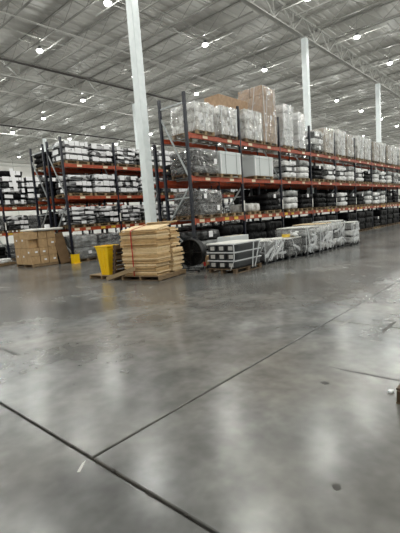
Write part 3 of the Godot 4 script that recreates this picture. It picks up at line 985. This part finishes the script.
func build_cardboard() -> void:
	var at := Vector3(7.75, 0, -8.73)
	var turn := deg_to_rad(12.0)
	wood_pallet("wooden pallet under the red-strapped stack of flattened cardboard", at, turn, 1.4, 1.34)
	var r := RandomNumberGenerator.new()
	r.seed = 77
	var o := thing("flattened_cardboard_stack", "neat stack of flattened tan cardboard boxes held by a red strap", "cardboard stack", at + Basis(Vector3.UP, turn) * Vector3(-0.33, 0.131, 0), turn)
	var y := 0.0
	var tiers := [[0.36, 1.12, 0.0], [0.44, 1.26, 0.02], [0.42, 1.3, 0.02]]
	for t in tiers.size():
		var y1: float = y + tiers[t][0]
		while y < y1 - 0.012:
			var th := minf(r.randf_range(0.018, 0.05), y1 - y)
			var s := Vector3(0.62 + r.randf_range(-0.05, 0.04), th - 0.004, tiers[t][1] + r.randf_range(-0.07, 0.03))
			part("cardboard_sheet", MB.new().cbox(Vector3.ZERO, s, 0.003).done(), M["kraft%d" % (r.randi() % 3)], o, Vector3(r.randf_range(-0.025, 0.025), y + th / 2, r.randf_range(-0.03, 0.03)), Basis(Vector3.UP, r.randf_range(-0.03, 0.03)))
			y += th
		y += 0.012
		if t < 2:
			part("spacer_board", bx(Vector3(0.66, 0.012, 1.3), 0.003), M.kraft2, o, Vector3(0, y - 0.006, 0))
	# sloping top sheet, higher at the back
	part("cardboard_sheet", bx(Vector3(0.66, 0.03, 1.24), 0.004), M.kraft1, o, Vector3(0.06, y + 0.07, 0), Basis(Vector3.BACK, 0.16))
	part("cardboard_sheet", bx(Vector3(0.5, 0.05, 1.2), 0.004), M.kraft1, o, Vector3(0.12, y + 0.03, 0.01), Basis(Vector3.BACK, 0.08))
	var sz := -0.2
	part("strap", MB.new().box(Vector3(-0.36, y / 2, sz), Vector3(0.006, y, 0.035)).bar(Vector3(-0.36, y, sz), Vector3(-0.26, y + 0.045, sz), 0.035, 0.006).bar(Vector3(-0.27, y + 0.043, sz), Vector3(0.4, y + 0.149, sz), 0.035, 0.006).done(), M.red, o)
	# the messier rear stack
	var q := thing("flattened_cardboard_stack", "untidy stack of flattened tan cardboard with uneven edges at the right of the strapped one", "cardboard stack", at + Basis(Vector3.UP, turn) * Vector3(0.36, 0.131, 0), turn)
	y = 0.0
	while y < 1.27:
		var th := r.randf_range(0.022, 0.075)
		var half := r.randf() < 0.5
		var wd := 0.55 + r.randf_range(-0.16, 0.08)
		if half:
			for e in [-1.0, 1.0]:
				var s2 := Vector3(wd + r.randf_range(-0.1, 0.06), th - 0.005, 0.56 + r.randf_range(-0.08, 0.05))
				part("cardboard_sheet", MB.new().cbox(Vector3.ZERO, s2, 0.003).done(), M["kraft%d" % (r.randi() % 3)], q, Vector3(r.randf_range(-0.04, 0.05), y + th / 2, e * 0.31 + r.randf_range(-0.05, 0.05)), Basis(Vector3.UP, r.randf_range(-0.12, 0.12)))
		else:
			var s := Vector3(wd, th - 0.005, 1.16 + r.randf_range(-0.14, 0.1))
			part("cardboard_sheet", MB.new().cbox(Vector3.ZERO, s, 0.003).done(), M["kraft%d" % (r.randi() % 3)], q, Vector3(r.randf_range(-0.05, 0.05), y + th / 2, r.randf_range(-0.07, 0.07)), Basis(Vector3.UP, r.randf_range(-0.08, 0.08)))
		y += th
	for k in 5:
		part("cardboard_sheet", bx(Vector3(0.5, 0.02, 0.5 + k * 0.1), 0.003), M["kraft%d" % (k % 3)], q, Vector3(-0.06 + k * 0.03, y + 0.03 + k * 0.03, -0.2 + k * 0.08), Basis(Vector3.UP, k * 0.25 - 0.4) * Basis(Vector3.BACK, 0.1 - k * 0.04))
	# loose board that leans against the lower tier
	var lb := thing("loose_board", "long pale board leaning low across the left foot of the cardboard stack", "board", Vector3(6.78, 0.0, -9.75))
	part("plank", MB.new().bar(Vector3(0, 0.05, 0), Vector3(0.2, 0.36, 1.1), 0.03, 0.11).done(), M.wood1, lb)
	# pallet standing on its edge between bin and stack
	var up := wood_pallet("brown wooden pallet standing on edge between the yellow bin and the cardboard", Vector3(7.1, 0.5, -9.52), 0.0, 1.0, 0.9, Basis(Vector3.RIGHT, deg_to_rad(-80.0)) * Basis(Vector3.UP, PI / 2), true)
	up.position = Vector3(7.35, 0.52, -9.42)


func build_bin() -> void:
	wood_pallet("low wooden pallet under the yellow bin", Vector3(7.3, 0, -10.12), deg_to_rad(4.0), 0.95, 1.15)
	var o := thing("waste_bin", "tapered bright yellow plastic waste bin standing on a low pallet", "bin", Vector3(7.08, 0.131, -10.03), deg_to_rad(8.0))
	part("body", MB.new().loft([[0.0, 0.01, 0.01, 0.005], [0.0, 0.15, 0.16, 0.03], [0.02, 0.16, 0.17, 0.035], [0.76, 0.215, 0.245, 0.04], [0.765, 0.225, 0.255, 0.04], [0.86, 0.23, 0.26, 0.04], [0.86, 0.215, 0.245, 0.035], [0.05, 0.145, 0.155, 0.03], [0.05, 0.01, 0.01, 0.005]]).done(), M.yellow, o)
	part("rim", MB.new().loft([[0.845, 0.23, 0.26, 0.04], [0.85, 0.255, 0.29, 0.05], [0.875, 0.258, 0.293, 0.05], [0.88, 0.25, 0.285, 0.05], [0.882, 0.215, 0.245, 0.04], [0.84, 0.215, 0.245, 0.04], [0.845, 0.23, 0.26, 0.04]]).done(), M.yellow, o)
	for s in [-1.0, 1.0]:
		part("handle", MB.new().tube([Vector3(-0.1, 0.8, 0.25 * s), Vector3(-0.08, 0.8, 0.3 * s), Vector3(0.08, 0.8, 0.3 * s), Vector3(0.1, 0.8, 0.25 * s)], 0.014, 6).done(), M.yellow, o)
		part("rib", MB.new().bar(Vector3(-0.162, 0.06, 0.06 * s), Vector3(-0.217, 0.76, 0.09 * s), 0.03, 0.012).done(), M.yellow, o)


func build_fan() -> void:
	var o := thing("drum_fan", "round black drum fan on a wheeled stand beside the cardboard stack", "fan", Vector3(9.0, 0, -8.32), deg_to_rad(12.0))
	var c := Vector3(0, 0.58, 0)
	var b := Basis(Vector3.BACK, PI / 2)        # the drum's axis lies along -x
	part("drum", MB.new().lathe([Vector2(0.4, -0.15), Vector2(0.42, -0.15), Vector2(0.425, -0.12), Vector2(0.41, 0.0), Vector2(0.425, 0.12), Vector2(0.42, 0.15), Vector2(0.4, 0.15), Vector2(0.395, 0.0), Vector2(0.4, -0.15)], 32, c, b).done(), M.black_plastic, o)
	for s in [-1.0, 1.0]:
		var g := MB.new()
		for k in 6:
			var ring := []
			for j in 24:
				var a := TAU * j / 24
				ring.append(c + Vector3(s * (0.13 + 0.03 * (1.0 - k / 5.0)), cos(a) * (0.07 + 0.066 * k), sin(a) * (0.07 + 0.066 * k)))
			g.tube(ring, 0.004, 4, true)
		for j in 12:
			var a := TAU * j / 12
			g.bar(c + Vector3(s * 0.16, cos(a) * 0.05, sin(a) * 0.05), c + Vector3(s * 0.13, cos(a) * 0.4, sin(a) * 0.4), 0.006, 0.006)
		part("grille", g.done(), M.black_metal, o)
	part("back_shroud", MB.new().lathe([Vector2(0.0, 0.09), Vector2(0.38, 0.1), Vector2(0.395, 0.12), Vector2(0.38, 0.125), Vector2(0.0, 0.115)], 24, c, Basis(Vector3.BACK, -PI / 2)).done(), M.black_plastic, o)
	part("motor", MB.new().lathe([Vector2(0, -0.09), Vector2(0.08, -0.09), Vector2(0.09, -0.06), Vector2(0.09, 0.08), Vector2(0, 0.09)], 16, c, b).done(), M.black_metal, o)
	for k in 4:
		var bl := MB.new()
		bl.bar(c + Vector3(-0.02, 0, 0) + Vector3(0, cos(k * PI / 2), sin(k * PI / 2)) * 0.08, c + Vector3(-0.02, 0, 0) + Vector3(0, cos(k * PI / 2), sin(k * PI / 2)) * 0.38, 0.2, 0.012)
		part("blade", bl.done(), M.black_metal, o)
	var st := MB.new()
	for s in [-1.0, 1.0]:
		st.tube([c + Vector3(0, 0, 0.43 * s), Vector3(0, 0.3, 0.42 * s), Vector3(0, 0.07, 0.36 * s)], 0.018, 6)
		st.tube([Vector3(-0.28, 0.06, 0.34 * s), Vector3(0.28, 0.06, 0.34 * s)], 0.02, 6)
	st.tube([Vector3(-0.26, 0.06, -0.34), Vector3(-0.26, 0.06, 0.34)], 0.02, 6)
	st.tube([Vector3(0.26, 0.06, -0.34), Vector3(0.26, 0.06, 0.34)], 0.02, 6)
	part("stand", st.done(), M.black_metal, o)
	for s in [-1.0, 1.0]:
		part("wheel", MB.new().lathe([Vector2(0.02, -0.025), Vector2(0.07, -0.025), Vector2(0.08, -0.012), Vector2(0.08, 0.012), Vector2(0.07, 0.025), Vector2(0.02, 0.025), Vector2(0.02, -0.025)], 16, Vector3(0.3, 0.08, 0.37 * s), Basis(Vector3.RIGHT, PI / 2)).done(), M.black_plastic, o)
		part("rubber_foot", MB.new().lathe([Vector2(0, 0), Vector2(0.035, 0), Vector2(0.03, 0.045), Vector2(0, 0.045)], 10, Vector3(-0.26, 0, 0.34 * s)).done(), M.black_plastic, o)
	part("switch_box", bx(Vector3(0.09, 0.12, 0.05), 0.008), M.red, o, Vector3(0.0, 0.22, 0.42))
	part("handle", MB.new().tube([c + Vector3(0.1, 0.39, -0.16), c + Vector3(0.12, 0.47, -0.14), c + Vector3(0.12, 0.47, 0.14), c + Vector3(0.1, 0.39, 0.16)], 0.014, 6).done(), M.black_metal, o)


func film_folds(o: Node3D, s: Vector3, n: int, sd: int, patches := false) -> void:
	var r := RandomNumberGenerator.new()
	r.seed = sd
	for k in n:
		var x0 := r.randf_range(-s.x / 2, s.x / 2)
		var x1 := clampf(x0 + r.randf_range(-0.5, 0.7), -s.x / 2, s.x / 2)
		var pts := []
		for i in 7:
			var t := i / 6.0
			pts.append(Vector3(lerpf(x0, x1, t), lerpf(0.1, s.y, t), s.z / 2 + 0.035 + r.randf_range(-0.004, 0.008)))
		part("film_fold", MB.new().tube(pts, r.randf_range(0.008, 0.018), 5).done(), M.fold, o)
		if patches:
			part("film_patch", lump(Vector3(r.randf_range(0.3, 0.7), r.randf_range(0.06, 0.14), 0.03), Vector3i(8, 4, 2), 0.012, 0.0, 0.05, 4.0, sd + k), M.haze, o, Vector3(r.randf_range(-s.x * 0.35, s.x * 0.35), r.randf_range(0.2, 0.65) * s.y, s.z / 2 + 0.03), Basis(Vector3.BACK, r.randf_range(-0.5, 0.9)))
	for k in n / 2:
		var pts := []
		var z0 := r.randf_range(-s.z / 2, s.z / 2)
		for i in 7:
			var t := i / 6.0
			pts.append(Vector3(-s.x / 2 - 0.035 + r.randf_range(-0.008, 0.004), lerpf(0.1, s.y, t), clampf(z0 + t * 0.4, -s.z / 2, s.z / 2)))
		part("film_fold", MB.new().tube(pts, r.randf_range(0.008, 0.014), 5).done(), M.fold, o)


func build_floor_loads() -> void:
	var G := "wrapped loads in the row on the aisle floor"
	# nearest: nine long dark cartons with pale end labels under a kraft sheet
	var o := thing("pallet_load", "film-wrapped block of dark grey cartons with pale end labels, nearest of the floor row", "pallet load", Vector3(9.48, 0, -7.05), deg_to_rad(1.0), G)
	part("pallet", pallet_mesh(1.36, 0.98), M.wood2, o)
	for k in 3:
		for j in 3:
			var cb := part("carton", lump(Vector3(1.32, 0.222, 0.3), Vector3i(6, 3, 3), 0.015, 0.0, 0.012, 2.0, 300 + k * 3 + j), M.slate, o, Vector3(0, 0.13 + k * 0.237, (j - 1) * 0.32))
			part("end_label", bx(Vector3(0.004, 0.11, 0.15)), M.dull_label, cb, Vector3(-0.668, 0.11, 0.02))
		part("film_fold", MB.new().box(Vector3(0, 0, 0), Vector3(1.38, 0.03, 1.0)).done(), M.fold, o, Vector3(0, 0.13 + k * 0.237 + 0.225, 0))
	part("cover_sheet", bx(Vector3(1.36, 0.018, 0.98), 0.004), M.foam, o, Vector3(0, 0.845, 0))
	film_folds(o, Vector3(1.33, 0.82, 0.96), 2, 311)
	var specs := [
		[11.25, -7.2, 1.15, 0.72, 0.95, ["slate", "grey"], 2, "low grey load in loose film with white folds, second of the floor row", 9],
		[12.45, -7.1, 1.0, 0.68, 0.95, ["slate", "slate"], 2, "low dark grey wrapped load, third of the floor row, with yellow roll on top", 4],
		[13.55, -7.1, 1.1, 0.98, 1.25, ["grey", "slate", "grey"], 3, "taller grey load in shiny film, fourth of the floor row", 8],
		[14.74, -7.1, 0.98, 1.04, 1.25, ["white", "slate", "white"], 3, "grey and white load in crinkled film with a tan top, fifth of the floor row", 9],
		[15.88, -6.95, 0.92, 1.08, 1.0, ["white", "slate", "white"], 3, "whitish film-wrapped load, sixth of the floor row", 8],
		[17.02, -6.7, 0.8, 0.96, 0.95, ["white", "white", "grey"], 3, "white film-wrapped load at the far end of the floor row", 7],
	]
	for k in specs.size():
		var s = specs[k]
		var q := layered(s[2], s[3], s[4], s[6], s[5], 320 + 3 * k, 0, 0.03, true, 0.03)
		(q.get_child(0) as MeshInstance3D).material_override = M.slate
		film_folds(q, Vector3(s[2], s[3], s[4]), s[8] - 3, 340 + k, true)
		part("cover_sheet", lump(Vector3(s[2] * 0.95, 0.03, s[4] * 0.95), Vector3i(6, 2, 6), 0.012, 0.0, 0.03, 2.0, 350 + k), M.kraft1 if k == 3 else M.foam, q, Vector3(0, s[3] + 0.005, 0))
		q.name = numbered(self, "pallet_load")
		add_child(q, true)
		q.position = Vector3(s[0], 0, s[1])
		tag(q, s[7], "pallet load", G)
	var t := thing("tape_roll", "small yellow tape roll lying on the third load of the floor row", "tape", Vector3(12.3, 0.745, -6.9))
	part("roll", MB.new().lathe([Vector2(0.09, 0.0), Vector2(0.14, 0.0), Vector2(0.14, 0.1), Vector2(0.09, 0.1), Vector2(0.09, 0.0)], 18).done(), M.sticker_yellow, t)
	part("core", MB.new().lathe([Vector2(0.08, 0.0), Vector2(0.089, 0.0), Vector2(0.089, 0.1), Vector2(0.08, 0.1), Vector2(0.08, 0.0)], 18).done(), M.carton, t)
	var pl := thing("crumpled_plastic", "crumpled white plastic on top of the third load of the floor row", "plastic", Vector3(12.6, 0.74, -6.75))
	part("sheet", lump(Vector3(0.34, 0.14, 0.2), Vector3i(8, 5, 6), 0.05, 0.0, 0.16, 5.0, 360), M.white, pl)
	var sb := thing("carton", "small tan carton on the floor between the black fan and the nearest floor load", "carton", Vector3(9.75, 0, -8.2), 0.2)
	part("body", bx(Vector3(0.3, 0.4, 0.3), 0.006), M.carton, sb, Vector3(0, 0.2, 0))
	part("tape", bx(Vector3(0.05, 0.003, 0.3)), M.tape, sb, Vector3(0, 0.401, 0))
	var bxp := thing("carton", "pale grey carton standing behind the nearest floor load", "carton", Vector3(11.2, 0, -8.35))
	part("body", bx(Vector3(1.1, 0.92, 0.55), 0.01), M.greyboard, bxp, Vector3(0, 0.46, 0))
	part("lid_seam", bx(Vector3(1.11, 0.012, 0.05)), M.tape, bxp, Vector3(0, 0.922, 0))


func build_left_cartons() -> void:
	var x0 := 8.05
	var z0 := -17.0
	wood_pallet("wooden pallet under the brown carton stack at left", Vector3(8.68, 0, -17.78), 0.0, 1.25, 1.56)
	var r := RandomNumberGenerator.new()
	r.seed = 9
	var G := "brown cartons stacked at left"
	var hs := [0.36, 0.36, 0.38, 0.34]
	for c in 3:
		var y := 0.131
		for k in 4:
			if not (c == 0 and k == 2):
				var col: String = ["left", "middle", "right"][c]
				var row: String = ["bottom", "second", "third", "top"][k]
				one_carton("brown sealed carton in the %s column of the left stack's front, %s row" % [col, row], Vector3(x0 + 0.205 + c * 0.415, y, z0 - 0.21), Vector3(0.41, hs[k] - 0.004, 0.42), G, k < 3 and (c + k) % 3 != 0, r)
			else:
				one_carton("brown carton set back in shade in the left column of the stack, third row", Vector3(x0 + 0.205, y, z0 - 0.29), Vector3(0.4, hs[k] - 0.004, 0.26), G, false, r)
			y += hs[k]
	for j in 2:
		for k in 2:
			one_carton("large brown carton on the %s of the left stack, %s from its front corner" % [["lower half", "upper half"][k], ["first", "second"][j]], Vector3(x0 + 0.62, 0.131 + k * 0.722, z0 - 0.71 - j * 0.57), Vector3(1.23, 0.715, 0.56), G, true, r)
	var f := thing("foam_sheet", "wide pale grey foam sheet lying on top of the brown carton stack", "foam sheet", Vector3(8.98, 1.576, -17.6))
	part("sheet", lump(Vector3(1.42, 0.12, 1.35), Vector3i(10, 2, 8), 0.03, 0.0, 0.03, 1.5, 371), M.foam, f)
	var rl := thing("paper_roll", "short white paper roll standing on the pale foam sheet", "roll", Vector3(9.0, 1.69, -17.1))
	part("roll", MB.new().lathe([Vector2(0, 0), Vector2(0.12, 0), Vector2(0.12, 0.16), Vector2(0.05, 0.165), Vector2(0.05, 0.1), Vector2(0, 0.1)], 18).done(), M.paper, rl)
	var kb := thing("brown_board", "dark brown fibreboard panel leaning between the carton stack and the left rack", "board", Vector3(9.52, 0, -16.95), deg_to_rad(-8.0))
	part("panel", bx(Vector3(0.5, 1.42, 0.03), 0.004), M.carton_dark, kb, Vector3(-0.02, 0.72, 0.0), Basis(Vector3.BACK, 0.16) * Basis(Vector3.RIGHT, -0.12))
	part("edge_strip", bx(Vector3(0.5, 0.05, 0.04), 0.004), M.wood2, kb, Vector3(-0.13, 1.41, -0.085), Basis(Vector3.BACK, 0.16) * Basis(Vector3.RIGHT, -0.12))
	var g := thing("post_guard", "yellow steel guard at the foot of the left rack's end post", "post guard", Vector3(9.72, 0, -16.22))
	part("plate", MB.new().cbox(Vector3(0, 0.21, 0.1), Vector3(0.3, 0.42, 0.02), 0.005).cbox(Vector3(-0.14, 0.21, -0.03), Vector3(0.02, 0.42, 0.26), 0.005).done(), M.yellow, g)
	part("foot", MB.new().box(Vector3(0.0, 0.006, 0.12), Vector3(0.36, 0.012, 0.12)).done(), M.yellow, g)
	# scrap left of the cartons
	wood_pallet("worn wooden pallet lying left of the brown carton stack", Vector3(8.1, 0, -20.6), 0.2, 1.2, 1.0)
	var wr := thing("folded_film", "flat pile of folded white film on the worn pallet at left", "film", Vector3(8.1, 0.131, -20.5), 0.3)
	part("pile", lump(Vector3(0.9, 0.2, 0.7), Vector3i(8, 4, 8), 0.06, 0.0, 0.1, 3.0, 380), M.white, wr)


func one_carton(label: String, at: Vector3, s: Vector3, group: String, sticker: bool, r: RandomNumberGenerator) -> void:
	var o := thing("carton", label, "carton", at, r.randf_range(-0.015, 0.015), group)
	part("body", bx(s - Vector3(0.02, 0.008, 0.02), 0.008), M.carton, o, Vector3(0, s.y / 2, 0))
	part("tape", MB.new().box(Vector3(0, s.y * 0.84, s.z / 2), Vector3(0.05, s.y * 0.3, 0.003)).box(Vector3(0, s.y + 0.001, 0), Vector3(0.05, 0.002, s.z)).done(), M.tape, o)
	if sticker:
		part("shipping_label", bx(Vector3(0.12, 0.08, 0.003)), M.paper, o, Vector3(r.randf_range(-0.06, 0.06), s.y * 0.5, s.z / 2))
		part("shipping_label", bx(Vector3(0.003, 0.08, 0.12)), M.paper, o, Vector3(-s.x / 2, s.y * 0.5, r.randf_range(-0.06, 0.06)))


func build_near_right() -> void:
	wood_pallet("dark brown wooden pallet whose corner shows at the right edge", Vector3(3.86, 0, -0.31), 0.0, 1.2, 1.2, Basis.IDENTITY, true)
	var s := thing("foam_scrap", "tiny white foam scrap on the floor beside the dark pallet corner", "scrap", Vector3(3.45, 0, -1.0))
	part("scrap", lump(Vector3(0.035, 0.02, 0.03), Vector3i(4, 3, 4), 0.012, 0.0, 0.02, 6.0, 390), M.paper, s)


func _ready() -> void:
	camera_and_light()
	make_materials()
	build_shell()
	build_ceiling()
	build_columns()
	build_lamps()
	make_loads()
	build_racks_and_loads()
	build_cardboard()
	build_bin()
	build_fan()
	build_floor_loads()
	build_left_cartons()
	build_near_right()
